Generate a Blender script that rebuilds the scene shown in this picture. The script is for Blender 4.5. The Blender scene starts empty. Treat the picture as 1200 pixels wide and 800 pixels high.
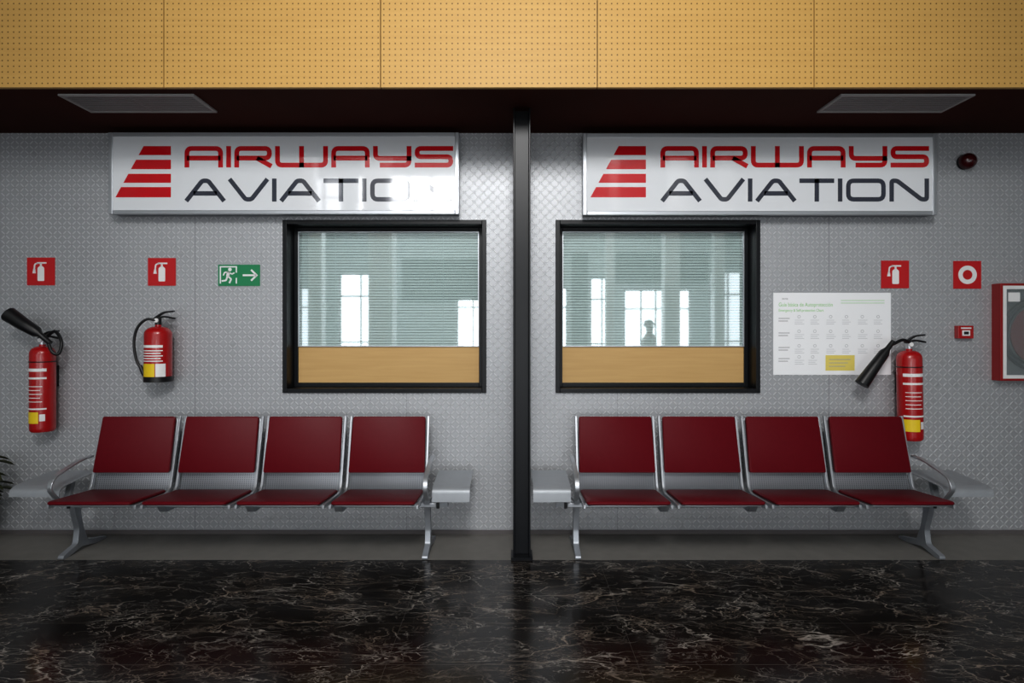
import bpy, bmesh, math, random
from mathutils import Vector, Matrix
random.seed(4)
F=700.0; D=F/150.0; HZ=385.0; CH=1.6
def S(d): return F/(D-d)
def PX(px,d=0): return (px-600)/S(d)
def PZ(py,d=0): return CH-(py-HZ)/S(d)
scene=bpy.context.scene
COL=scene.collection

# ---------------------------------------------------------------- materials
def mat(name,col=(.5,.5,.5),rough=.5,metal=0.,ior=1.5,emit=0.,coat=0.,spec=.5):
    m=bpy.data.materials.new(name); m.use_nodes=True
    b=m.node_tree.nodes['Principled BSDF']
    b.inputs['Base Color'].default_value=(*col,1); b.inputs['Roughness'].default_value=rough
    b.inputs['Metallic'].default_value=metal; b.inputs['IOR'].default_value=ior
    b.inputs['Coat Weight'].default_value=coat; b.inputs['Specular IOR Level'].default_value=spec
    return m
class NT:
    def __init__(s,m): s.t=m.node_tree; s.b=s.t.nodes['Principled BSDF']
    def n(s,ty,**k):
        x=s.t.nodes.new(ty)
        for a,v in k.items(): setattr(x,a,v)
        return x
    def l(s,a,b): s.t.links.new(a,b)
    def m(s,op,a,b=None,c=None):
        x=s.n('ShaderNodeMath',operation=op)
        for i,v in enumerate((a,b,c)):
            if v is None: continue
            if isinstance(v,(int,float)): x.inputs[i].default_value=v
            else: s.l(v,x.inputs[i])
        return x.outputs[0]
    def xyz(s):
        tc=s.n('ShaderNodeTexCoord'); sp=s.n('ShaderNodeSeparateXYZ'); s.l(tc.outputs['Object'],sp.inputs[0])
        s.co=tc.outputs['Object']; return sp.outputs
    def mix(s,f,a,b):
        x=s.n('ShaderNodeMix',data_type='RGBA')
        for i,v in ((0,f),(6,a),(7,b)):
            if isinstance(v,tuple): x.inputs[i].default_value=(*v,1)
            elif isinstance(v,(int,float)): x.inputs[i].default_value=v
            else: s.l(v,x.inputs[i])
        return x.outputs[2]
    def noise(s,scale,detail=3,vec=None,dist=0.,rough=.5):
        x=s.n('ShaderNodeTexNoise'); x.inputs['Scale'].default_value=scale; x.inputs['Detail'].default_value=detail
        x.inputs['Distortion'].default_value=dist; x.inputs['Roughness'].default_value=rough
        s.l(vec if vec is not None else s.co,x.inputs['Vector']); return x
    def bump(s,h,st,dist=.01):
        x=s.n('ShaderNodeBump'); x.inputs['Strength'].default_value=st; x.inputs['Distance'].default_value=dist
        s.l(h,x.inputs['Height']); s.l(x.outputs[0],s.b.inputs['Normal'])
    def step(s,v,a,b):
        x=s.n('ShaderNodeMapRange',interpolation_type='SMOOTHSTEP'); s.l(v,x.inputs[0])
        x.inputs[1].default_value=a; x.inputs[2].default_value=b; return x.outputs[0]

def plate_mat():
    m=mat('diamond_plate',(.4,.4,.42),.46,.38,spec=.4); t=NT(m); o=t.xyz()
    c=.037
    u=t.m('DIVIDE',o[0],c); v=t.m('DIVIDE',o[2],c)
    par=t.m('MODULO',t.m('ADD',t.m('ADD',t.m('FLOOR',u),t.m('FLOOR',v)),1000),2)
    a=t.m('SUBTRACT',t.m('FRACT',u),.5); b=t.m('SUBTRACT',t.m('FRACT',v),.5)
    r1=t.m('ADD',a,b); r2=t.m('SUBTRACT',a,b)
    p=t.m('ADD',t.m('MULTIPLY',r1,t.m('SUBTRACT',1,par)),t.m('MULTIPLY',r2,par))
    q=t.m('ADD',t.m('MULTIPLY',r2,t.m('SUBTRACT',1,par)),t.m('MULTIPLY',r1,par))
    e=t.m('ADD',t.m('POWER',t.m('ABSOLUTE',t.m('DIVIDE',p,.78)),2),t.m('POWER',t.m('ABSOLUTE',t.m('DIVIDE',q,.22)),2))
    mask=t.m('SUBTRACT',1,t.step(e,.45,1.15))
    n=t.noise(1.3,4); n2=t.noise(14,4)
    base=t.mix(n.outputs[0],(.36,.37,.39),(.46,.47,.49))
    base=t.mix(t.step(n2.outputs[0],.55,.8),base,(.35,.36,.375))
    jx=t.m('ABSOLUTE',t.m('SUBTRACT',t.m('FRACT',t.m('DIVIDE',t.m('ADD',o[0],8.25),1.65)),.5))
    joint=t.m('LESS_THAN',jx,.0012)
    col=t.mix(mask,base,(.58,.59,.61))
    col=t.mix(t.m('MULTIPLY',joint,.5),col,(.08,.08,.09))
    t.l(col,t.b.inputs['Base Color']); t.bump(mask,.7,.004)
    return m
def wood_mat(perf):
    m=mat('perforated_wood' if perf else 'light_wood',(.7,.45,.18),.5,spec=.3); t=NT(m); o=t.xyz()
    mp=t.n('ShaderNodeMapping'); t.l(t.co,mp.inputs[0]); mp.inputs[3].default_value=(1.2,1,22)
    n=t.noise(2.0,5,mp.outputs[0],.4)
    if perf: c=t.mix(n.outputs[0],(.52,.305,.090),(.60,.37,.118))
    else: c=t.mix(n.outputs[0],(.50,.31,.12),(.62,.41,.18))
    if perf:
        c0=.036
        a=t.m('SUBTRACT',t.m('FRACT',t.m('DIVIDE',o[0],c0)),.5); b=t.m('SUBTRACT',t.m('FRACT',t.m('DIVIDE',o[2],c0)),.5)
        r=t.m('SQRT',t.m('ADD',t.m('MULTIPLY',a,a),t.m('MULTIPLY',b,b)))
        k=t.m('SUBTRACT',1,t.step(r,.07,.18))
        c=t.mix(k,c,(.10,.05,.012))
    t.l(c,t.b.inputs['Base Color']); return m
def marble_mat():
    m=mat('black_marble',(.02,.02,.02),.17,0,1.36,spec=.36); t=NT(m); o=t.xyz()
    mp=t.n('ShaderNodeMapping'); t.l(t.co,mp.inputs[0]); mp.inputs[3].default_value=(.7,1.5,1)
    w=t.noise(1.2,3,mp.outputs[0]);
    ad=t.n('ShaderNodeVectorMath',operation='MULTIPLY_ADD'); t.l(w.outputs['Color'],ad.inputs[0]); ad.inputs[1].default_value=(.5,.5,.3); t.l(mp.outputs[0],ad.inputs[2])
    w2=t.noise(8,5,mp.outputs[0]); ad2=t.n('ShaderNodeVectorMath',operation='MULTIPLY_ADD'); t.l(w2.outputs['Color'],ad2.inputs[0]); ad2.inputs[1].default_value=(.20,.20,.1); t.l(ad.outputs[0],ad2.inputs[2])
    def crack(sc,wd):
        v=t.n('ShaderNodeTexVoronoi',feature='DISTANCE_TO_EDGE'); v.inputs['Scale'].default_value=sc; t.l(ad2.outputs[0],v.inputs['Vector'])
        return t.m('SUBTRACT',1,t.step(v.outputs['Distance'],0.,wd))
    def vein(sc,wd,off):
        n=t.noise(sc,5,ad.outputs[0],.2,.6)
        r=t.m('ABSOLUTE',t.m('SUBTRACT',n.outputs[0],off)); return t.m('SUBTRACT',1,t.step(r,0.,wd))
    m1=t.step(t.noise(2.4,5).outputs[0],.40,.62); m2=t.step(t.noise(4.1,5,ad.outputs[0]).outputs[0],.40,.62); m3=t.step(t.noise(3.3,5,mp.outputs[0]).outputs[0],.38,.60)
    f=t.m('MULTIPLY',crack(1.7,.012),m1)
    f=t.m('MAXIMUM',f,t.m('MULTIPLY',t.m('MULTIPLY',crack(4.0,.022),m2),.6))
    f=t.m('MAXIMUM',f,t.m('MULTIPLY',t.m('MULTIPLY',vein(2.2,.006,.5),m3),.95))
    f=t.m('MAXIMUM',f,t.m('MULTIPLY',t.m('MULTIPLY',vein(5,.008,.46),m1),.65))
    f=t.m('MAXIMUM',f,t.m('MULTIPLY',t.m('MULTIPLY',vein(8,.010,.52),m2),.4))
    f=t.m('MAXIMUM',f,t.m('MULTIPLY',t.m('MULTIPLY',crack(9,.055),m3),.25))
    vc=t.noise(4,2); vcol=t.mix(t.step(vc.outputs[0],.4,.6),(.29,.235,.19),(.48,.44,.40))
    base=t.mix(t.noise(5,5).outputs[0],(.003,.0028,.003),(.015,.012,.010))
    blot=t.step(t.noise(4,7,ad.outputs[0],0,.75).outputs[0],.53,.76)
    base=t.mix(t.m('MULTIPLY',blot,.34),base,(.2,.165,.14))
    col=t.mix(t.m('MULTIPLY',f,.68),base,vcol)
    jx=t.m('ABSOLUTE',t.m('SUBTRACT',t.m('FRACT',t.m('DIVIDE',t.m('ADD',o[0],90),1.2)),.5))
    jy=t.m('ABSOLUTE',t.m('SUBTRACT',t.m('FRACT',t.m('DIVIDE',t.m('ADD',o[1],90.02),.4)),.5))
    j=t.m('MAXIMUM',t.m('LESS_THAN',jx,.0012),t.m('LESS_THAN',jy,.006))
    col=t.mix(t.m('MULTIPLY',j,.6),col,(.07,.062,.055))
    t.l(col,t.b.inputs['Base Color']); return m
def speck(name,c1,c2,sc,rough,metal=0,bump=0,spec=.5):
    m=mat(name,c1,rough,metal,spec=spec); t=NT(m); t.xyz(); n=t.noise(sc,4)
    t.l(t.mix(n.outputs[0],c1,c2),t.b.inputs['Base Color'])
    if bump: t.bump(n.outputs[0],bump,.002)
    return m
def perf_metal(name,c0,c1,r0,r1):
    m=mat(name,c1,.45,.6); t=NT(m); o=t.xyz()
    v=t.m('ADD',o[2],o[1])
    a=t.m('SUBTRACT',t.m('FRACT',t.m('DIVIDE',o[0],c0)),.5); b=t.m('SUBTRACT',t.m('FRACT',t.m('DIVIDE',v,c0)),.5)
    r=t.m('SQRT',t.m('ADD',t.m('MULTIPLY',a,a),t.m('MULTIPLY',b,b)))
    k=t.m('SUBTRACT',1,t.step(r,r0,r1))
    t.l(t.mix(k,c1,tuple(x*.35 for x in c1)),t.b.inputs['Base Color']); return m
def glass_mat(name,tint,fac,rough=0.):
    m=bpy.data.materials.new(name); m.use_nodes=True; nt=m.node_tree; nt.nodes.clear()
    o=nt.nodes.new('ShaderNodeOutputMaterial'); mx=nt.nodes.new('ShaderNodeMixShader')
    tr=nt.nodes.new('ShaderNodeBsdfTransparent'); gl=nt.nodes.new('ShaderNodeBsdfGlossy')
    tr.inputs[0].default_value=(*tint,1); gl.inputs['Roughness'].default_value=rough; gl.inputs[0].default_value=(.95,.98,1,1)
    mx.inputs[0].default_value=fac
    nt.links.new(tr.outputs[0],mx.inputs[1]); nt.links.new(gl.outputs[0],mx.inputs[2]); nt.links.new(mx.outputs[0],o.inputs[0]); return m

M=dict(
 plate=plate_mat(), wood=wood_mat(True), wood2=wood_mat(False), marble=marble_mat(),
 concrete=speck('stone_strip',(.15,.145,.135),(.21,.20,.185),9,.6,0,.1,spec=.3),
 soffit=speck('maroon_soffit',(.046,.012,.008),(.062,.018,.012),3,.8,spec=.1),
 black=mat('black_steel',(.005,.006,.008),.38,0,spec=.3), rubber=mat('black_rubber',(.006,.006,.007),.42),
 alu=mat('aluminium',(.48,.50,.53),.38,.75), alud=speck('cast_aluminium',(.30,.32,.35),(.38,.40,.43),20,.42,.6), tray=speck('matte_tray_metal',(.33,.35,.375),(.38,.40,.425),20,.5,.4),
 perf=perf_metal('perforated_aluminium',.016,(.36,.38,.41),.2,.32),
 vinyl=speck('red_vinyl',(.110,.0032,.008),(.135,.005,.011),40,.5,0,.1,spec=.2),
 red=mat('red_paint',(.38,.008,.010),.27,0,1.5,0,.3), sred=mat('sign_red',(.50,.012,.016),.4), cabred=mat('cabinet_red',(.32,.016,.018),.35,.2),
 logored=mat('lettering_red',(.58,.008,.016),.055,0,1.9), logogrey=mat('lettering_grey',(.045,.05,.07),.055,0,1.9),
 signw=mat('sign_acrylic',(.76,.78,.81),.05,0,1.9), white=mat('white_print',(.8,.8,.8),.5), yellow=mat('yellow_label',(.80,.58,.02),.45),
 green=mat('sign_green',(.010,.22,.085),.4), tgreen=mat('print_green',(.32,.60,.26),.6), tgrey=mat('print_grey',(.38,.38,.40),.6),lgrey=mat('print_pale_grey',(.55,.56,.58),.6),
 lyel=mat('print_yellow',(.75,.62,.15),.6), paper=mat('paper',(.88,.89,.91),.5),
 blind=mat('blind_slats',(.88,.93,.93),.5), glass=glass_mat('window_glass',(.92,.96,.955),.17,.03), cglass=glass_mat('cabinet_glass',(.85,.87,.88),.30,.01),
 dark=mat('dark_void',(.01,.01,.011),.8), grille=mat('grille_metal',(.26,.25,.25),.6), grillef=mat('grille_frame',(.36,.35,.35),.6), inner=mat('cabinet_interior',(.35,.35,.36),.6), skirt=mat('skirting_metal',(.13,.12,.12),.6,.3),
 hall=speck('hall_plaster',(.52,.57,.58),(.57,.62,.63),2,.7), hceil=mat('hall_ceiling',(.45,.45,.45),.8), hdark=mat('hall_dark_band',(.16,.185,.18),.6), mull=mat('mullion_grey',(.30,.32,.33),.5),
 pillar=mat('pillar_paint',(.92,.95,.97),.5), domered=mat('dome_red',(.05,.003,.005),.25,0,1.5,0,.2), slot=mat('blind_gap_backing',(.30,.34,.34),.7),
 skin=mat('skin',(.60,.45,.38),.6), shirt=mat('shirt_cloth',(.88,.90,.93),.8), trouser=mat('trouser_cloth',(.20,.23,.28),.85), hair=mat('hair',(.20,.17,.14),.6),
 leaf=speck('dark_leaf',(.02,.03,.012),(.05,.05,.02),8,.5), pot=mat('pot_glaze',(.06,.04,.03),.4), soil=mat('soil',(.03,.02,.015),.9),shoe=mat('shoe_leather',(.015,.012,.01),.4),
)

# ---------------------------------------------------------------- mesh builder
def rnd(pts,r,closed=False,seg=5):
    if r<=0: return [Vector(p) for p in pts]
    P=[Vector(p) for p in pts]; n=len(P); out=[]
    for i,p in enumerate(P):
        if not closed and i in (0,n-1): out.append(p); continue
        a=P[i-1]; b=P[(i+1)%n]; da=(a-p); db=(b-p); k=min(r,da.length*.49,db.length*.49)
        q0=p+da.normalized()*k; q1=p+db.normalized()*k
        for j in range(seg+1):
            t=j/seg; out.append(q0*(1-t)**2+p*2*t*(1-t)+q1*t*t)
    return out
class MB:
    def __init__(s): s.bm=bmesh.new()
    def faces(s,V,Fs):
        vs=[s.bm.verts.new(v) for v in V]
        for f in Fs:
            try: s.bm.faces.new([vs[i] for i in f])
            except ValueError: pass
    def box(s,x0,x1,y0,y1,z0,z1):
        V=[(x,y,z) for x in (x0,x1) for y in (y0,y1) for z in (z0,z1)]
        s.faces(V,[(0,1,3,2),(4,6,7,5),(0,4,5,1),(2,3,7,6),(0,2,6,4),(1,5,7,3)]); return s
    def prism(s,pts,w0,w1,fn):
        n=len(pts); V=[fn(p[0],p[1],w0) for p in pts]+[fn(p[0],p[1],w1) for p in pts]
        s.faces(V,[tuple(range(n)),tuple(range(2*n-1,n-1,-1))]+[(i,i+n,(i+1)%n+n,(i+1)%n) for i in range(n)]); return s
    def ribbon(s,pts,w,t0,t1,fn,closed=False,r=0):
        P=[Vector((p[0],p[1])) for p in rnd([(p[0],p[1],0) for p in pts],r,closed)]; n=len(P)
        L=[];R=[]
        for i in range(n):
            if closed or 0<i<n-1:
                a=(P[i]-P[i-1]).normalized(); b=(P[(i+1)%n]-P[i]).normalized()
            elif i==0: a=b=(P[1]-P[0]).normalized()
            else: a=b=(P[-1]-P[-2]).normalized()
            na=Vector((-a.y,a.x)); nb=Vector((-b.y,b.x)); m=(na+nb)
            m=m.normalized() if m.length>1e-6 else na
            k=min(1/max(m.dot(na),.35),2.2)*w/2
            L.append(P[i]+m*k); R.append(P[i]-m*k)
        V=[]
        for i in range(n):
            for q,t in ((L[i],t0),(R[i],t0),(R[i],t1),(L[i],t1)): V.append(fn(q.x,q.y,t))
        Fs=[]
        for i in range(n if closed else n-1):
            j=(i+1)%n
            for k in range(4): Fs.append((4*i+k,4*i+(k+1)%4,4*j+(k+1)%4,4*j+k))
        if not closed: Fs+= [(0,1,2,3),(4*n-1,4*n-2,4*n-3,4*n-4)]
        s.faces(V,Fs); return s
    def rings(s,rings,cap=True,closed=False):
        n=len(rings[0]); V=[v for r in rings for v in r]; m=len(rings); Fs=[]
        for i in range(m if closed else m-1):
            a=i*n; b=((i+1)%m)*n
            for k in range(n): Fs.append((a+k,a+(k+1)%n,b+(k+1)%n,b+k))
        if cap and not closed: Fs+=[tuple(range(n))[::-1],tuple(range((m-1)*n,m*n))]
        s.faces(V,Fs); return s
    def lathe(s,prof,c=(0,0,0),n=32):
        return s.rings([[(c[0]+r*math.cos(2*math.pi*k/n),c[1]+r*math.sin(2*math.pi*k/n),c[2]+z) for k in range(n)] for r,z in prof])
    def tube(s,path,rad,n=10,sub=1):
        P=[Vector(p) for p in path]
        if not isinstance(rad,(list,tuple)): rad=[rad]*len(P)
        if sub>1:
            Q=[];R=[]
            for i in range(len(P)-1):
                p0=P[max(i-1,0)];p1=P[i];p2=P[i+1];p3=P[min(i+2,len(P)-1)]
                for j in range(sub):
                    t=j/sub
                    Q.append(.5*((2*p1)+(p2-p0)*t+(2*p0-5*p1+4*p2-p3)*t*t+(-p0+3*p1-3*p2+p3)*t**3)); R.append(rad[i]*(1-t)+rad[i+1]*t)
            Q.append(P[-1]);R.append(rad[-1]); P,rad=Q,R
        rings=[]; up=None
        for i,p in enumerate(P):
            t=(P[min(i+1,len(P)-1)]-P[max(i-1,0)]).normalized()
            if up is None: up=t.orthogonal().normalized()
            up=(up-t*up.dot(t)).normalized(); bi=t.cross(up)
            rings.append([p+(up*math.cos(2*math.pi*k/n)+bi*math.sin(2*math.pi*k/n))*rad[i] for k in range(n)])
        return s.rings(rings)
    def slab(s,w0,w1,h,t,r,Mx,bev=.006):
        out=rnd([(-w0/2,0,0),(w0/2,0,0),(w1/2,h,0),(-w1/2,h,0)],r,True,4)
        c=Vector((0,h/2,0)); rings=[]
        for z,k in ((0,bev),(bev,0),(t-bev,0),(t,bev)):
            ring=[]
            for p in out:
                dv=(p-c); q=c+Vector((dv.x*(1-k/(w0/2)),dv.y*(1-k/(h/2)),0)); q.z=z; ring.append(Mx@q)
            rings.append(ring)
        return s.rings(rings)
    def obj(s,name,m,parent=None,loc=(0,0,0),smooth=38,bevel=0):
        bmesh.ops.recalc_face_normals(s.bm,faces=s.bm.faces)
        if smooth:
            for f in s.bm.faces: f.smooth=True
            for e in s.bm.edges:
                if len(e.link_faces)==2: e.smooth=e.calc_face_angle(0)<math.radians(smooth)
        me=bpy.data.meshes.new(name); s.bm.to_mesh(me); s.bm.free(); me.materials.append(m)
        o=bpy.data.objects.new(name,me); COL.objects.link(o); o.location=loc
        if parent: o.parent=parent
        if bevel:
            b=o.modifiers.new('bevel','BEVEL'); b.width=bevel; b.segments=2; b.limit_method='ANGLE'
        return o
def empty(name,loc,label=None,cat=None,parent=None,**k):
    o=bpy.data.objects.new(name,None); COL.objects.link(o); o.location=loc; o.empty_display_size=.1
    if parent: o.parent=parent
    if label: o['label']=label
    if cat: o['category']=cat
    for a,b in k.items(): o[a]=b
    return o
def struct(o,label):
    o['kind']='structure'; o['label']=label; o['category']='room'; return o
def text(s,size,m,parent,loc,name='lettering',wfit=None):
    cu=bpy.data.curves.new('t','FONT'); cu.body=s; cu.size=size; cu.extrude=.0006
    t=bpy.data.objects.new('t',cu); COL.objects.link(t); bpy.context.view_layer.update()
    me=bpy.data.meshes.new_from_object(t.evaluated_get(bpy.context.evaluated_depsgraph_get()))
    bpy.data.objects.remove(t)
    if wfit:
        w=max(v.co.x for v in me.vertices)-min(v.co.x for v in me.vertices); k=wfit/w
        for v in me.vertices: v.co.x*=k
    for v in me.vertices: v.co=Vector((v.co.x,-v.co.z,v.co.y))
    me.materials.clear(); me.materials.append(m); me.name=name
    o=bpy.data.objects.new(name,me); COL.objects.link(o); o.parent=parent; o.location=loc; return o

# ---------------------------------------------------------------- room shell
def holed(x0,x1,z0,z1,y0,y1,holes):
    mb=MB(); xs=sorted({x0,x1}|{h[0] for h in holes}|{h[1] for h in holes}); zs=sorted({z0,z1}|{h[2] for h in holes}|{h[3] for h in holes})
    for i in range(len(xs)-1):
        for j in range(len(zs)-1):
            cx=(xs[i]+xs[i+1])/2; cz=(zs[j]+zs[j+1])/2
            if any(h[0]<cx<h[1] and h[2]<cz<h[3] for h in holes): continue
            mb.box(xs[i],xs[i+1],y0,y1,zs[j],zs[j+1])
    return mb
ZS=3.127; YF=.891; HW=9.0; HC=7.0; L=10.0; YS=.533
W=[(PX(332),PX(570)),(PX(651),PX(890))]; WZ=(PZ(460),PZ(258))
struct(holed(-HW,HW,0,ZS,0,.14,[(a,b,*WZ) for a,b in W]).obj('wall_front',M['plate'],smooth=0),'grey painted diamond plate steel wall')
struct(MB().box(-HW,HW,-YF+.03,.14,ZS,ZS+.12).obj('ceiling_soffit',M['soffit'],smooth=0),'dark maroon soffit above the seating')
mb=MB(); p=254/S(YF); x=PX(192,YF)-5*p
while x<HW:
    a=max(x+.003,-HW); b=min(x+p-.003,HW)
    if b>a: mb.box(a,b,-YF,-YF+.028,ZS-.002,HC)
    x+=p
struct(mb.obj('wall_fascia',M['wood'],smooth=0),'perforated light wood acoustic panels')
struct(MB().box(-HW,HW,-YF+.0285,.14,ZS+.12,HC).obj('wall_upper',M['dark'],smooth=0),'dark backing behind wood panels')
struct(MB().box(-HW,HW,-L,-YS,-.1,0).obj('floor',M['marble'],smooth=0),'polished black marble floor with pale veins')
struct(MB().box(-HW,HW,-YS+.004,.14,-.1,0.0).obj('floor_strip',M['concrete'],smooth=0),'dull grey stone strip along the wall')
struct(MB().box(-HW,HW,-.012,0,0,.03).obj('baseboard_front',M['skirt'],smooth=0),'low grey metal skirting')
struct(MB().box(-HW,HW,-L,-YF,HC,HC+.1).obj('ceiling',M['hceil'],smooth=0),'high hall ceiling')
struct(MB().box(-HW-.1,-HW,-L,.14,0,HC).obj('wall_left',M['hall'],smooth=0),'plain hall side wall')
struct(MB().box(HW,HW+.1,-L,.14,0,HC).obj('wall_right',M['hall'],smooth=0),'plain hall side wall')
low=[(-7,-5,2.65),(-4.35,-3.3,3.0),(-1.4,1.4,2.65),(1.95,2.55,2.9),(2.8,4.5,2.6),(4.95,5.9,3.05),(6.3,7.3,2.65)]
holes=[(a,b,.1,c) for a,b,c in low]+[(-4.9,-4.1,4.35,5.3),(-3.75,-1.30,4.2,5.32)]
struct(holed(-HW,HW,0,HC,-L-.2,-L,holes).obj('wall_back',M['hall'],smooth=0),'plain hall wall with tall glazed openings')
struct(MB().box(-2.75,-.2,-L,-L+.04,2.3,3.35).box(2.6,4.9,-L,-L+.04,2.75,3.5).box(1.5,1.9,-L,-L+.04,.2,3.5).obj('trim_1',M['hdark'],smooth=0),'dark bands beside the glazed doors')
wn=3
LR=3.9
for (a,b,z0,z1) in holes:
    mb=MB(); y0,y1=-L-.12,-L-.05; hi=z0>4
    mb.box(a,a+.05,y0,y1,z0,z1).box(b-.05,b,y0,y1,z0,z1).box(a,b,y0,y1,z0,z0+.05).box(a,b,y0,y1,z1-.05,z1)
    k=max(2,round((b-a)/(.7 if hi else .42)))
    for i in range(1,k):
        xx=a+(b-a)*(i+(.18*math.sin(i*7+a*3)))/k; mw=.04 if hi else .02; mb.box(xx-mw,xx+mw,y0,y1,z0,z1)
    for fz in ((.45,) if hi else (.40,.8)):
        zz=z0+(z1-z0)*fz; mb.box(a,b,y0,y1,zz-.02,zz+.02)
    struct(mb.obj('window_%d'%wn,M['mull'],smooth=0),'metal glazed opening to the daylight'); wn+=1
    ld=bpy.data.lights.new('daylight','AREA'); ld.shape='RECTANGLE'; ld.size=b-a; ld.size_y=z1-z0
    Lr=LR*(1.3 if abs(a+b)<.1 else .95)*((3.5 if a>-4 else .9) if hi else 1)*(.4 if abs(a+b)>9.5 else 1)
    ld.energy=Lr*math.pi*(b-a)*(z1-z0); ld.color=(.97,.985,1)
    lo=bpy.data.objects.new('daylight_lamp',ld); COL.objects.link(lo); lo.location=((a+b)/2,-L-.19,(z0+z1)/2); lo.rotation_euler=(math.radians(90),0,0)
# unseen lights added to the hall
ld=bpy.data.lights.new('hall_fill','AREA'); ld.shape='RECTANGLE'; ld.size=8; ld.size_y=1.0; ld.energy=400; ld.color=(1,.98,.95)  # added fill, brightens the hall and person mirrored in the glass
lo=bpy.data.objects.new('hall_fill',ld); COL.objects.link(lo); lo.location=(0,-7.0,HC-.05); lo.rotation_euler=(math.radians(-30),0,0)
ld=bpy.data.lights.new('falloff_spot','SPOT'); ld.energy=900; ld.spot_size=math.radians(82); ld.spot_blend=1; ld.shadow_soft_size=.6; ld.color=(1,.99,.98)  # added spot behind the camera, lets the wall darken towards its edges
lo=bpy.data.objects.new('falloff_spot',ld); COL.objects.link(lo); lo.location=(0,-6.2,4.9)
lo.rotation_euler=(Vector((.05,0,1.8))-Vector((0,-6.2,4.9))).to_track_quat('-Z','Y').to_euler()
for x,y,w_ in ((-4.3,-8.2,.15),(-2.85,-8.2,.26),(2.25,-8.8,.10),(3.55,-8.4,.17),(4.75,-8.8,.12)):
    e=empty('hall_pillar',(x,y,0),'pale painted square hall pillar on a plinth','pillar',group='hall pillars')
    MB().box(-w_,w_,-w_,w_,.12,HC-.12).obj('shaft',M['pillar'],e,smooth=0,bevel=.01); u=w_+.03
    MB().box(-u,u,-u,u,0,.12).obj('plinth',M['hdark'],e,smooth=0); MB().box(-u,u,-u,u,HC-.12,HC-.001).obj('capital',M['pillar'],e,smooth=0)

# ---------------------------------------------------------------- office windows
for i,(a,b) in enumerate(W):
    z0,z1=WZ; w=empty('window_%d'%(i+1),((a+b)/2,0,z0),'black steel framed office window with closed blinds above wood panel','window',kind='structure')
    h=(b-a)/2; H=z1-z0
    mb=MB()
    def ring(x,zb,zt,wd,y0,y1):
        mb.box(-x,-x+wd,y0,y1,zb,zt).box(x-wd,x,y0,y1,zb,zt).box(-x+wd,x-wd,y0,y1,zb,zb+wd).box(-x+wd,x-wd,y0,y1,zt-wd,zt)
    ring(h,0,H,.034,-.02,.001); ring(h-.001,.001,H-.001,.032,.001,.2); ring(h-.032,.032,H-.032,.034,.14,.19)
    mb.obj('frame',M['black'],w,smooth=0,bevel=.003)
    xi=h-.066; zb=.066; zt=H-.066; zp=PZ(406,-.15)-z0
    mb=MB(); ring(xi,zp,zt,.006,.135,.16); mb.obj('glazing_trim',M['alu'],w,smooth=0)
    MB().box(-xi,xi,.15,.17,zb,zp).obj('lower_panel',M['wood2'],w,smooth=0)
    MB().box(-xi,xi,.15,.155,zp,zt).obj('glass',M['glass'],w,smooth=0)
    mb=MB(); z=zp+.002
    while z<zt-.02:
        mb.faces([(-xi,.172,z),(xi,.172,z),(xi,.181,z+.0185),(-xi,.181,z+.0185),(-xi,.1735,z),(xi,.1735,z),(xi,.1825,z+.0185),(-xi,.1825,z+.0185)],[(0,1,2,3),(7,6,5,4),(0,4,5,1),(2,6,7,3),(0,3,7,4),(1,5,6,2)])
        z+=.0225
    for xx in (-xi*.6,0,xi*.6): mb.box(xx-.002,xx+.002,.169,.171,zp,zt)
    mb.obj('blind',M['blind'],w,smooth=0)
    MB().box(-h,h,.2,.22,0,H).obj('backing',M['slot'],w,smooth=0)

# ---------------------------------------------------------------- column
cx=(PX(601,.533)+PX(622,.533))/2
c=empty('steel_column',(cx,-.47,0),'black steel H-section column with base plate','column')
MB().box(-.060,-.049,-.063,.063,.02,ZS).box(.049,.060,-.063,.063,.02,ZS).box(-.049,.049,-.006,.006,.02,ZS).obj('beam_section',M['black'],c,smooth=0,bevel=.002)
MB().box(-.075,.075,-.075,.075,0,.02).obj('base_plate',M['black'],c,smooth=0)

# ---------------------------------------------------------------- ceiling vents
def vent(x0,x1):
    g=empty('air_vent',((x0+x1)/2,-.626,ZS),'rectangular metal air grille set in the soffit','air vent',group='soffit air grilles')
    hx=(x1-x0)/2; hy=.155; mb=MB()
    mb.box(-hx,hx,-hy,-hy+.022,-.012,0).box(-hx,hx,hy-.022,hy,-.012,0).box(-hx,-hx+.022,-hy+.022,hy-.022,-.012,0).box(hx-.022,hx,-hy+.022,hy-.022,-.012,0)
    mb.obj('vent_frame',M['grillef'],g,smooth=0)
    mb=MB(); y=-hy+.026
    while y<hy-.036:
        mb.box(-hx+.022,hx-.022,y,y+.016,-.009,-.006); y+=.026
    mb.box(-.006,.006,-hy+.022,hy-.022,-.0095,0)
    mb.obj('louvres',M['grille'],g,smooth=0)
vent(-2.955,-2.07); vent(2.14,3.015)

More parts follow.
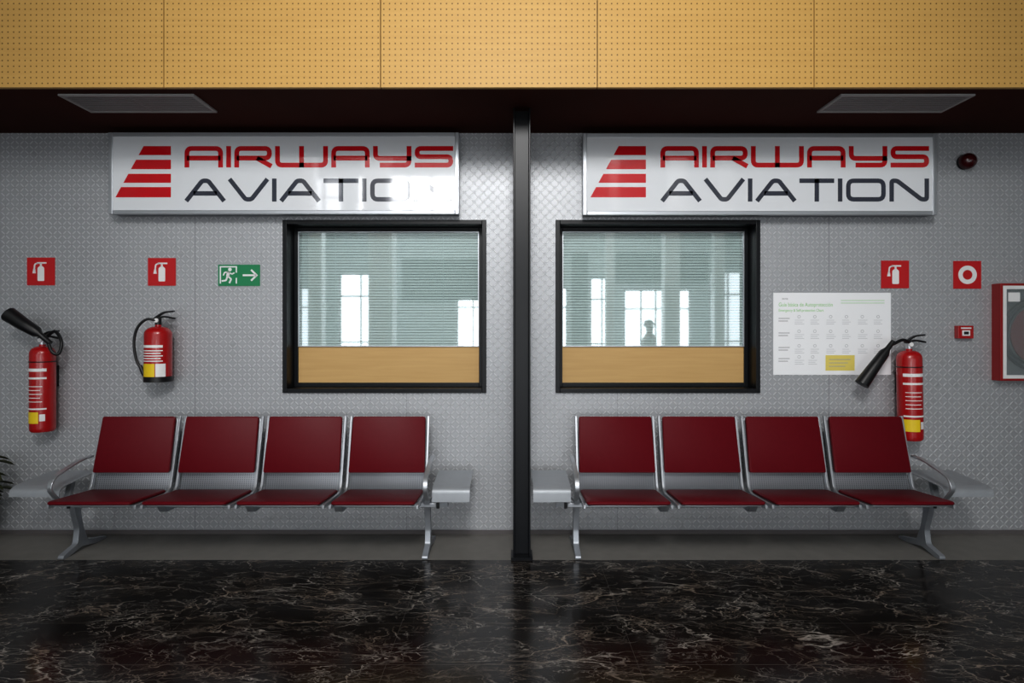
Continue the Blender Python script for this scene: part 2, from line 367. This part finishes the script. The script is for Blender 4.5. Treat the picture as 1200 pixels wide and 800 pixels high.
# ---------------------------------------------------------------- sign boxes
def A1(w): return [([(0,0),(0,1),(w,1),(w,0)],.3),([(0,.42),(w,.42)],0)]
G={'a':(1.75,A1(1.75)),'i':(0,[([(0,0),(0,1)],0)]),
 'r':(1.7,[([(0,0),(0,1),(1.7,1),(1.7,.42),(0,.42)],.28),([(1.05,.42),(1.7,0)],0)]),
 'w':(2.5,[([(0,1),(0,0),(2.5,0),(2.5,1)],.28),([(1.25,0),(1.25,1)],0)]),
 'y':(1.75,[([(0,1),(0,.40),(1.75,.40)],.28),([(1.75,1),(1.75,0),(.35,0)],.28)]),
 's':(1.75,[([(1.75,1),(0,1),(0,.5),(1.75,.5),(1.75,0),(0,0)],.25)]),
 'A':(1.8,[([(0,0),(.75,1),(1.05,1),(1.8,0)],.12),([(.3,.32),(1.5,.32)],0)]),
 'V':(1.8,[([(0,1),(.75,0),(1.05,0),(1.8,1)],.12)]),'I':(0,[([(0,0),(0,1)],0)]),
 'T':(1.55,[([(0,1),(1.55,1)],0),([(.775,1),(.775,0)],0)]),
 'O':(1.8,[([(0,0),(1.8,0),(1.8,1),(0,1)],.3,True)]),
 'N':(1.8,[([(0,0),(0,1),(.28,1),(1.52,0),(1.8,0),(1.8,1)],.12)])}
def row(s,x0,x1,z0,z1,sw,m,parent,name,gap=.42):
    tot=sum(G[c][0] for c in s)+gap*(len(s)-1); hh=(z1-z0)-sw; kx=((x1-x0)-sw)/tot; mb=MB(); cur=0
    for ch in s:
        w,st=G[ch]
        for q in st:
            pts=[(x0+sw/2+(cur+px)*kx,z0+sw/2+pz*hh) for px,pz in q[0]]
            cl=len(q)>2
            if not cl:
                for a,b in ((0,1),(-1,-2)):
                    if q[0][a][1] in (0,1) or ch in 's y'.split():
                        v=(Vector(pts[a])-Vector(pts[b])).normalized()*sw/2
                        pts[a]=(pts[a][0]+v.x,pts[a][1]+v.y)
            mb.ribbon(pts,sw,-.0018,-.0002,lambda u,v,t:(u,t,v),cl,q[1]*hh)
        cur+=w+gap
    o=mb.obj(name,m,parent,smooth=0); o.location=(0,.004,0)
def sign(px0,px1,py0,py1,lx,tx,label):
    d=.12; x0,x1=PX(px0,d),PX(px1,d); z0,z1=PZ(py1,d),PZ(py0,d)
    e=empty('illuminated_sign_box',((x0+x1)/2,-d,z0),label,'sign',group='wall sign boxes'); cx_=(x0+x1)/2; h=(x1-x0)/2; H=z1-z0
    MB().box(-h+.01,h-.01,.012,d-.001,.01,H-.01).obj('sign_box',M['alud'],e,smooth=0)
    mb=MB(); b=.032
    mb.box(-h,-h+b,-.004,.03,0,H).box(h-b,h,-.004,.03,0,H).box(-h+b,h-b,-.004,.03,0,b).box(-h+b,h-b,-.004,.03,H-b,H)
    mb.obj('sign_frame',M['alu'],e,smooth=0,bevel=.004)
    f=MB().box(-h+b,h-b,.004,.012,b,H-b).obj('sign_face',M['signw'],e,smooth=0)
    X=lambda px:PX(px,d)-cx_; Z=lambda py:PZ(py,d)-z0
    k=lx-135
    mb=MB()
    for (ya,yb) in ((171,181.5),(187,198),(203.5,214),(219,231)):
        xl=lambda y:135+k+(231-y)*(33/60)
        mb.prism([(X(xl(yb)),Z(yb)),(X(200+k),Z(yb)),(X(200+k),Z(ya)),(X(xl(ya)),Z(ya))],-.0018,-.0002,lambda u,v,t:(u,t,v))
    lg=mb.obj('tail_emblem',M['logored'],f,smooth=0); lg.location=(0,.004,0)
    row('airways',X(tx),X(tx+315),Z(196),Z(171),.036,M['logored'],f,'airways_lettering')
    row('AVIATION',X(tx+1),X(tx+315),Z(236),Z(209),.034,M['logogrey'],f,'aviation_lettering')
sign(127,538,155,251,135,216,'white sign box reading AIRWAYS AVIATION with glare on its face')
sign(683,1098,156,252,692,774,'white sign box reading AIRWAYS AVIATION in red and grey')

# ---------------------------------------------------------------- small signs
fl=lambda u,v,t:(u,t,v)
def ext_sign(px,py):
    e=empty('fire_extinguisher_sign',(PX(px),0,PZ(py)),'square red sign with white fire extinguisher pictogram','sign',group='fire extinguisher signs')
    MB().box(-.108,.108,-.006,-.0005,-.108,.108).obj('sign_plate',M['sred'],e,smooth=0)
    mb=MB()
    mb.prism([(v.x,v.y) for v in rnd([(-.024,-.075,0),(.028,-.075,0),(.028,.028,0),(.012,.042,0),(-.008,.042,0),(-.024,.028,0)],.008,True,3)],-.0085,-.0062,fl)
    mb.box(-.005,.009,-.0085,-.0062,.04,.064)
    mb.box(-.03,.045,-.0085,-.0062,.060,.072)
    mb.ribbon([(-.02,.064),(-.046,.058),(-.05,.015)],.011,-.0085,-.0062,fl,False,.02)
    mb.prism([(-.043,.02),(-.057,.02),(-.064,-.015),(-.038,-.015)],-.0085,-.0062,fl)
    mb.obj('pictogram',M['white'],e,smooth=0)
ext_sign(48.5,318); ext_sign(190,318.5); ext_sign(1048.5,321.5)
e=empty('alarm_point_sign',(PX(1133),0,PZ(322)),'square red sign with white ring symbol','sign')
MB().box(-.108,.108,-.006,-.0005,-.108,.108).obj('sign_plate',M['sred'],e,smooth=0)
mb=MB(); mb.ribbon([(.055*math.cos(a*math.pi/18),.055*math.sin(a*math.pi/18)) for a in range(36)],.034,-.0085,-.0062,fl,True); mb.obj('pictogram',M['white'],e,smooth=0)
e=empty('emergency_exit_sign',(PX(280.5),0,PZ(322.5)),'green sign with running man and arrow','sign')
MB().box(-.163,.163,-.006,-.0005,-.083,.083).obj('sign_plate',M['green'],e,smooth=0)
mb=MB(); T=(-.0085,-.0062)
mb.ribbon([(.03,0),(.135,0)],.014,*T,fl); mb.ribbon([(.095,.042),(.138,0),(.095,-.042)],.014,*T,fl)
mb.ribbon([(-.145,-.065),(-.145,.066),(-.02,.066),(-.02,.02)],.01,*T,fl); mb.ribbon([(-.02,-.02),(-.02,-.065)],.01,*T,fl)
mb.prism([(-.07+.014*math.cos(a*math.pi/8),.045+.014*math.sin(a*math.pi/8)) for a in range(16)],*T,fl)
mb.ribbon([(-.08,.028),(-.088,-.008)],.024,*T,fl)
mb.ribbon([(-.085,-.008),(-.06,-.03),(-.075,-.062)],.013,*T,fl,False,.006)
mb.ribbon([(-.09,-.008),(-.1,-.04),(-.135,-.045)],.013,*T,fl,False,.006)
mb.ribbon([(-.08,.026),(-.055,.008),(-.035,.02)],.010,*T,fl,False,.006); mb.ribbon([(-.085,.026),(-.112,.022),(-.122,-.002)],.010,*T,fl,False,.006)
mb.obj('pictogram',M['white'],e,smooth=0)

# ---------------------------------------------------------------- poster
x0,x1,z0,z1=PX(906),PX(1043.5),PZ(439),PZ(343); e=empty('safety_poster',(x0,-.001,z0),'white laminated self-protection guide poster with green title','poster')
w=x1-x0;h=z1-z0
MB().box(0,w,-.004,0,0,h).obj('sheet',M['paper'],e,smooth=0)
q=lambda px,py:((px-906)/150,(439-py)/150)
text('aena',.026,M['tgrey'],e,(q(916,351)[0],-.0045,q(916,351)[1]),'operator_lettering')
text('Guía básica de Autoprotección',.043,M['tgreen'],e,(q(912,361)[0],-.0045,q(912,359)[1]),'title_lettering',.42)
text('Emergency & Self-protection Chart',.03,M['tgreen'],e,(q(912,366)[0],-.0045,q(912,365)[1]),'subtitle_lettering',.35)
MB().ribbon([(q(985,352)[0],q(0,352)[1]),(q(1036,352)[0],q(0,352)[1])],.004,-.0052,-.0041,fl).ribbon([q(985,355),q(1036,355)],.004,-.0052,-.0041,fl).obj('green_lines',M['tgreen'],e,smooth=0)
mb=MB();mg=MB()
for r,y in enumerate((371,388,405,418)):
    ncol=6 if r<3 else 2
    for k in range(2): mg.ribbon([q(912,y+2+3*k),q(925-2*k,y+2+3*k)],.006,-.0052,-.0041,fl)
    for cidx in range(ncol):
        cx_=936+cidx*18.5 if r<3 else 936+cidx*16
        mb.ribbon([(q(cx_,y)[0]+.011*math.cos(t),q(cx_,y)[1]+.011*math.sin(t)) for t in [k*math.pi/4 for k in range(8)]],.004,-.0052,-.0041,fl,True)
        for k in range(3): mb.ribbon([q(cx_-5,y+4+2.2*k),q(cx_+6-(k*2+cidx)%4,y+4+2.2*k)],.0035,-.0052,-.0041,fl)
mb.obj('printed_guide',M['lgrey'],e,smooth=0)['kind']='stuff'; mg.obj('printed_headings',M['tgrey'],e,smooth=0)['kind']='stuff'
a=q(967,434);b=q(1001,416); MB().box(a[0],b[0],-.0055,-.0041,a[1],b[1]).obj('yellow_note',M['lyel'],e,smooth=0)
mb=MB()
for k in range(3): mb.ribbon([q(971,421+4*k),q(996-3*k,421+4*k)],.005,-.0064,-.0056,fl)
mb.obj('note_text',M['tgrey'],e,smooth=0)

# ---------------------------------------------------------------- call point, dome, hose cabinet
e=empty('fire_call_point',(PX(1131.5,.04),0,PZ(389,.04)),'small red manual fire alarm button box','alarm button')
MB().box(-.06,.06,-.045,-.0005,-.05,.05).obj('housing',M['red'],e,smooth=0,bevel=.004)
MB().box(-.03,.03,-.048,-.0452,-.028,.014).obj('press_plate',M['white'],e,smooth=0); MB().box(-.018,.018,-.050,-.0482,-.018,.004).obj('button_mark',M['rubber'],e,smooth=0)
MB().box(-.04,.04,-.0475,-.0452,.026,.036).obj('label_strip',M['white'],e,smooth=0)
e=empty('alarm_beacon',(PX(1136,.06),0,PZ(188,.06)),'dark red round alarm beacon on wall','alarm light')
mb=MB(); mb.tube([(0,-.0005,0),(0,-.03,0)],.056,32); mb.obj('beacon_base',M['black'],e)
mb=MB(); mb.tube([(0,-.03,0),(0,-.055,0),(0,-.075,0),(0,-.092,0),(0,-.098,0)],[.062,.061,.052,.030,.005],32); mb.obj('lens',M['domered'],e)
MB().box(.045,.08,-.02,-.0005,-.022,.022).obj('junction_box',M['skirt'],e,smooth=0,bevel=.004)
x0=PX(1162); cw=.72; d=.075; z0=PZ(446,d); z1=PZ(332,d); H=z1-z0
e=empty('fire_hose_cabinet',(x0,0,z0),'red wall cabinet with glazed door holding a fire hose reel','fire hose cabinet')
mb=MB(); b=.012
mb.box(0,b,-d,-.001,0,H).box(cw-b,cw,-d,-.001,0,H).box(b,cw-b,-d,-.001,0,b).box(b,cw-b,-d,-.001,H-b,H)
mb.obj('cabinet_body',M['cabred'],e,smooth=0)
MB().box(b,cw-b,-.012,-.001,b,H-b).obj('back_panel',M['inner'],e,smooth=0)
mb=MB(); mb.box(0,.018,-d-.012,-d,0,H).box(cw-.018,cw,-d-.012,-d,0,H).box(.018,cw-.018,-d-.012,-d,0,.018).box(.018,cw-.018,-d-.012,-d,H-.018,H)
dr=mb.obj('door',M['cabred'],e,smooth=0,bevel=.002)
mb=MB(); mb.box(.018,.044,-d-.014,-d-.001,.018,H-.018).box(cw-.044,cw-.018,-d-.014,-d-.001,.018,H-.018).box(.044,cw-.044,-d-.014,-d-.001,.018,.044).box(.044,cw-.044,-d-.014,-d-.001,H-.044,H-.018).obj('glazing_bead',M['white'],dr,smooth=0)
MB().box(.044,cw-.044,-d-.008,-d-.005,.044,H-.044).obj('door_glass',M['cglass'],dr,smooth=0)
MB().box(.06,.15,-d-.010,-d-.0085,H-.14,H-.07).obj('door_label',M['white'],dr,smooth=0)
mb=MB(); c0=(cw/2-.03,H/2-.02)
for rr in (.275,.25): mb.tube([(c0[0]+rr*math.cos(t*math.pi/20),-.035,c0[1]+rr*math.sin(t*math.pi/20)) for t in range(41)],.015,8)
mb.obj('hose',M['rubber'],e)
mb=MB(); mb.tube([(c0[0],-.068,c0[1]),(c0[0],-.060,c0[1])],.235,40); mb.tube([(c0[0],-.060,c0[1]),(c0[0],-.012,c0[1])],.05,24); mb.obj('reel_hub',M['red'],e)

# ---------------------------------------------------------------- extinguishers
def patch(parent,name,m,r,a0,a1,z0,z1,n=12):
    mb=MB(); V=[]
    for k in range(n+1):
        a=math.radians(a0+(a1-a0)*k/n)
        V+=[(r*math.sin(a),-r*math.cos(a),z0),(r*math.sin(a),-r*math.cos(a),z1)]
    mb.faces(V,[(2*k,2*k+2,2*k+3,2*k+1) for k in range(n)]); return mb.obj(name,m,parent,smooth=60)
def extinguisher(px,pyb,pyt,r,co2,horn,label,turn=0):
    d=.125; x=PX(px,d); zb=PZ(pyb,d); H=PZ(pyt,d)-zb
    e=empty('fire_extinguisher',(x,-d,zb),label,'fire extinguisher')
    prof=[(r*.86,0),(r*.98,.012),(r,.03),(r,H-.075)]+[(.022+(r-.022)*math.cos(a),H-.075+.06*math.sin(a)) for a in [k*math.pi/12 for k in range(1,7)]]+[(.022,H)]
    MB().lathe(prof,n=40).obj('cylinder_body',M['red'],e)
    if not co2: MB().lathe([(r*.9,-.02),(r*1.03,-.018),(r*1.03,.022),(r*.9,.022)],n=40).obj('base_ring',M['rubber'],e)
    MB().tube([(0,0,H-.002),(0,0,H+.05)],[.024,.022],16).obj('valve',M['alu'] if co2 else M['rubber'],e)
    MB().ribbon([(-.03,H+.045),(.05,H+.06),(.125,H+.045)],.014,-.012,.012,fl,False,.02).obj('carry_handle',M['rubber'],e)
    MB().ribbon([(-.02,H+.05),(.04,H+.092),(.12,H+.10)],.012,-.012,.012,fl,False,.03).obj('squeeze_lever',M['rubber'],e)
    MB().tube([(0,-.022,H+.03),(0,-.032,H+.03)],.016,16).obj('gauge',M['white'],e)
    hb=H-.09; w=54; T_=turn
    P_=lambda n_,m_,a0,a1,f0,f1:patch(e,n_,m_,r+.0012,a0+T_,a1+T_,hb*f0,hb*f1)
    if co2:
        P_('heading_label',M['white'],-w,w,.80,.84); P_('text_label',M['white'],-w,w,.70,.725)
        for k in range(5): P_('text_line',M['white'],-44,36-8*(k%2),.40+.05*k,.409+.05*k)
        P_('yellow_label',M['yellow'],-w,20,.12,.27); P_('bottom_label',M['white'],-w,w,.30,.32); P_('symbol_label',M['white'],24,48,.15,.24)
    else:
        P_('white_label',M['white'],-48,48,.74,.80)
        for k in range(5): P_('text_line',M['white'],-50,48-8*(k%2),.42+.06*k,.444+.06*k)
        P_('yellow_label',M['yellow'],-60,16,.07,.37); P_('symbol_label',M['white'],19,60,.07,.37)
    MB().box(-.03,.03,r*.9,d-.0005,H*.5,H*.5+.16).obj('wall_bracket',M['black'],e,smooth=0)
    if co2: MB().tube([((r+.002)*math.cos(t*math.pi/20),(r+.002)*math.sin(t*math.pi/20),H*.80) for t in range(41)],.004,6).obj('strap',M['rubber'],e)
    hose,hr,hn,hrad=horn
    cv=lambda L_:[(PX(p[0],d+p[2])-x,-p[2],PZ(p[1],d+p[2])-zb) for p in L_]
    MB().tube(cv(hose),hr,10,5).obj('hose',M['rubber'],e)
    mb=MB(); mb.tube(cv(hn),hrad,24); mb.obj('discharge_horn' if co2 else 'nozzle',M['rubber'],e)
    return e
extinguisher(50,505,403,.084,True,([(52,398,.02),(64,388,.03),(72,400,.06),(69,414,.08),(61,412,.1),(56,400,.09)],.012,[(59,402,.09),(47,392,.09),(43,389,.09),(28,380,.09),(10,368,.09),(11,369,.09)],[.018,.02,.040,.048,.056,.042]),'red carbon dioxide extinguisher with black horn raised sideways')
extinguisher(185.5,444,380,.096,False,([(184,376,.02),(172,374,.04),(161,384,.05),(157,402,.05),(160,422,.05),(166,432,.05)],.010,[(164,428,.05),(168,437,.05),(170,441,.05)],[.013,.016,.012]),'red powder extinguisher with black hose and base ring')
x_=extinguisher(1067,515,408,.086,True,([(1068,401,.02),(1060,398,.04),(1050,402,.06),(1045,404,.07)],.012,[(1049,399,.07),(1042,408,.07),(1038,413,.07),(1025,430,.07),(1011,449,.07),(1012,448,.07)],[.016,.02,.036,.042,.05,.038]),'red carbon dioxide extinguisher with horn hanging downward',-8)
x_.rotation_euler=(0,math.radians(-1),0)

# ---------------------------------------------------------------- benches
def bench(cx_,inner):
    B=empty('airport_bench',(cx_,0,0),'four-seat metal beam bench with dark red vinyl pads and end tables','bench',group='waiting area benches')
    yz=lambda u,v,t:(t,-u,v)
    MB().box(-1.30,1.30,-.43,-.37,.33,.365).obj('beam',M['alu'],B,smooth=0,bevel=.006)
    for k in range(4):
        xc=(k-1.5)*.618
        up=Vector((0,.10,.391)).normalized(); xx=Vector((1,0,0)); zz=xx.cross(up)
        Mx2=Matrix.Translation((xc,-.308,.42))@Matrix((xx,up,zz)).transposed().to_4x4()
        bk=MB().slab(.555,.53,.53,.008,.03,Mx2,.002).obj('backrest',M['perf'],B)
        rp=[(.205,.948),(.30,.56),(.345,.41),(.75,.43)]
        for sx in (-1,1):
            x=xc+sx*.287
            MB().ribbon(rp,.026,x-.008,x+.008,yz,False,.07).obj('side_rail',M['alu'],bk,smooth=40,bevel=.002)
        Mx=Matrix.Translation((xc,-.318,.552))@Matrix((xx,up,zz)).transposed().to_4x4()
        MB().slab(.552,.535,.404,.028,.016,Mx,.005).obj('back_pad',M['vinyl'],bk)
        u=Vector((0,-.42,.030)).normalized()
        R3=Matrix((-xx,u,Vector((-xx)).cross(u))).transposed().to_4x4()
        st=MB().slab(.53,.535,.405,.010,.03,Matrix.Translation((xc,-.36,.409))@R3,.003).obj('seat',M['alud'],B)
        MB().slab(.545,.55,.42,.022,.025,Matrix.Translation((xc,-.358,.4195))@R3,.006).obj('seat_pad',M['vinyl'],st)
    for k in (1,2,3):
        xb=(k-2)*.618
        MB().prism([(.35,.31),(.46,.31),(.52,.40),(.34,.40)],xb-.03,xb+.03,yz).obj('seat_bracket',M['alud'],B,smooth=0,bevel=.004)
    for sx in (-1,1):
        x=sx*(1.232 if sx==inner else 1.29)
        out=rnd([(.35,.40,0),(.44,.40,0),(.42,.30,0),(.378,.16,0),(.395,.06,0),(.53,.026,0),(.535,.0,0),(.475,.0,0),(.35,.03,0),(.20,.0,0),(.09,.0,0),(.09,.016,0),(.29,.06,0),(.332,.16,0),(.36,.28,0)],.02,True,3)
        MB().prism([(p.x,p.y) for p in out],x-.02,x+.02,yz).obj('leg',M['alud'],B,smooth=40,bevel=.004)
        xa=sx*1.255
        MB().ribbon([(.27,.665),(.40,.66),(.64,.60),(.685,.53),(.60,.43),(.42,.40)],.014,xa-.016,xa+.016,yz,False,.06).obj('armrest',M['alu'],B,smooth=40,bevel=.003)
        out_=1.545 if sx==inner else 1.63
        a,b=sorted((sx*1.285,sx*out_))
        pf=[(.15,.528),(.50,.505),(.545,.485),(.55,.405 if sx==inner else .44)]
        tb=MB().ribbon(pf,.007,a,b,yz,False,.03).obj('end_table',M['tray'],B,smooth=40)
        mb=MB(); mb.ribbon([(.41,.35),(.36,.40),(.33,.505)],.03,sx*1.36-.02,sx*1.36+.02,yz,False,.02)
        mb.box(min(sx*1.28,sx*1.38),max(sx*1.28,sx*1.38),-.425,-.375,.335,.365); mb.obj('table_support',M['tray'],tb,smooth=40)
        MB().box(min(sx*1.30,sx*1.32),max(sx*1.30,sx*1.32),-.435,-.365,.325,.375).obj('end_cap',M['rubber'],B,smooth=0,bevel=.003)
    return B
bench(-1.836,1); bench(1.691,-1)

# ---------------------------------------------------------------- plant at the edge
e=empty('potted_plant',(-4.0,-.36,0),'dark leafy potted plant standing against the wall','plant')
MB().lathe([(.11,0),(.13,.01),(.17,.28),(.18,.30),(.165,.30),(.155,.27)],n=28).obj('pot',M['pot'],e); MB().lathe([(.001,.268),(.152,.268),(.152,.275),(.001,.28)],n=24).obj('soil',M['soil'],e)
ml=MB(); ms=MB()
for k in range(80):
    a=k*2.4; hgt=.36+.32*((k*7)%11)/11; sp=.06+.19*((k*5)%9)/9
    p0=Vector((.03*math.cos(a),.03*math.sin(a),.275)); p2=Vector((sp*math.cos(a),sp*math.sin(a),hgt)); p1=(p0+p2)/2+Vector((0,0,.06))
    ms.tube([p0,p1,p2],.004,6,3)
    dr_=Vector((math.cos(a),math.sin(a),-.25)).normalized(); sd=dr_.cross(Vector((0,0,1))).normalized(); Lf=.12
    V=[p2,p2+dr_*Lf*.35+sd*.036+Vector((0,0,.01)),p2+dr_*Lf*.75+sd*.026,p2+dr_*Lf-Vector((0,0,.02)),p2+dr_*Lf*.75-sd*.026,p2+dr_*Lf*.35-sd*.036+Vector((0,0,.01))]
    ml.faces(V,[(0,1,2,3),(0,3,4,5)])
ms.obj('stems',M['leaf'],e); ml.obj('leaves',M['leaf'],e,smooth=0)

# ---------------------------------------------------------------- person seen in the glass
def skin(name,verts,edges,rad,roots,m,parent,sub=2):
    me=bpy.data.meshes.new(name); me.from_pydata(verts,edges,[]); me.materials.append(m)
    o=bpy.data.objects.new(name,me); COL.objects.link(o); o.parent=parent
    o.modifiers.new('skin','SKIN').use_smooth_shade=True
    sv=me.skin_vertices[0].data
    for i,r in enumerate(rad): sv[i].radius=(r,r) if not isinstance(r,tuple) else r; sv[i].use_root=(i in roots)
    s=o.modifiers.new('sub','SUBSURF'); s.levels=sub; s.render_levels=sub
    return o
P=empty('person',(2.50,-5.9,0),'standing person in pale shirt and dark trousers, arms relaxed','person'); P.rotation_euler=(0,0,math.radians(-50))
V=[(0,0,.95),(0,0,1.12),(0,0,1.32),(0,0,1.46),(0,0,1.54),(0,0,1.60),(0,.012,1.70)]; E=[(i,i+1) for i in range(6)]; R=[(.15,.11),(.135,.10),(.155,.105),(.065,.058),(.05,.05),(.066,.082),(.062,.078)]
for sx in (-1,1):
    b=len(V); V+=[(sx*.10,0,.86),(sx*.11,.01,.50),(sx*.115,0,.10),(sx*.12,.05,.045),(sx*.125,.15,.035)]; R+=[.092,.06,.042,.04,.032]
    E+=[(0,b),(b,b+1),(b+1,b+2),(b+2,b+3),(b+3,b+4)]
    b=len(V); V+=[(sx*.17,0,1.42),(sx*.22,-.01,1.14),(sx*.24,.05,.90),(sx*.242,.065,.83)]; R+=[.05,.043,.028,(.036,.018)]
    E+=[(3,b),(b,b+1),(b+1,b+2),(b+2,b+3)]
fi=[]
for sx in (-1,1):
    for k,Lf in enumerate((.06,.075,.08,.07)):
        b=len(V); y=.095-.02*k; V+=[(sx*.242,y,.82),(sx*.242,y+.004,.82-Lf*.6),(sx*.236,y+.006,.82-Lf)]; R+=[.009,.008,.007]; E+=[(b,b+1),(b+1,b+2)]; fi.append(b)
    b=len(V); V+=[(sx*.238,.10,.86),(sx*.232,.125,.83),(sx*.228,.13,.80)]; R+=[.01,.009,.008]; E+=[(b,b+1),(b+1,b+2)]; fi.append(b)
skin('body',V,E,R,[0]+fi,M['skin'],P)
V=[(0,0,.93),(0,0,1.12),(0,0,1.32),(0,0,1.44)]; R=[(.16,.12),(.15,.115),(.165,.12),(.08,.07)]; E=[(0,1),(1,2),(2,3)]
for sx in (-1,1):
    b=len(V); V+=[(sx*.17,0,1.41),(sx*.22,-.01,1.14),(sx*.238,.04,.95)]; R+=[.06,.052,.042]; E+=[(3,b),(b,b+1),(b+1,b+2)]
skin('shirt',V,E,R,[0],M['shirt'],P)
V=[(0,0,.95)]; R=[(.16,.12)]; E=[]
for sx in (-1,1):
    b=len(V); V+=[(sx*.10,0,.85),(sx*.11,.01,.50),(sx*.115,0,.09)]; R+=[.105,.078,.062]; E+=[(0,b),(b,b+1),(b+1,b+2)]
skin('trousers',V,E,R,[0],M['trouser'],P)
for sx in (-1,1):
    skin('shoe',[(sx*.115,-.04,.045),(sx*.12,.06,.045),(sx*.125,.18,.032)],[(0,1),(1,2)],[.046,.045,.034],[0],M['shoe'],P)
mb=MB(); n=16; rg=[]
for i in range(7):
    t=math.pi/2*i/6.4; rg.append([(.082*math.cos(t)*math.cos(2*math.pi*k/n),-.012+.098*math.cos(t)*math.sin(2*math.pi*k/n),1.685+.085*math.sin(t)-(.05 if i==0 and math.sin(2*math.pi*k/n)<0 else 0)) for k in range(n)])
mb.rings(rg); mb.obj('hair',M['hair'],P)
mb=MB(); mb.tube([(0,.082,1.69),(0,.108,1.655),(0,.092,1.645)],[.006,.014,.008],8); mb.obj('nose',M['skin'],P)
for sx in (-1,1):
    MB().tube([(sx*.074,-.005,1.69),(sx*.084,-.012,1.672),(sx*.074,-.005,1.645)],[.008,.012,.007],8).obj('ear',M['skin'],P)
    MB().tube([(sx*.028,.080,1.68),(sx*.028,.092,1.68)],[.012,.004],8).obj('eye',M['hair'],P)
MB().tube([(-.02,.09,1.625),(0,.096,1.623),(.02,.09,1.625)],.004,6).obj('mouth',M['domered'],P)

# ---------------------------------------------------------------- world, camera
w=bpy.data.worlds.new('world'); scene.world=w; w.use_nodes=True
w.node_tree.nodes['Background'].inputs[0].default_value=(.75,.85,1,1); w.node_tree.nodes['Background'].inputs[1].default_value=.6
cd=bpy.data.cameras.new('camera'); cd.sensor_width=36; cd.lens=F/1200*36; cd.shift_y=-15/1200
co=bpy.data.objects.new('camera',cd); COL.objects.link(co); co.location=(0,-D,CH); co.rotation_euler=(math.radians(90),0,0); scene.camera=co
scene.view_settings.view_transform='Standard'
try: scene.view_settings.look='Medium High Contrast'
except Exception: pass
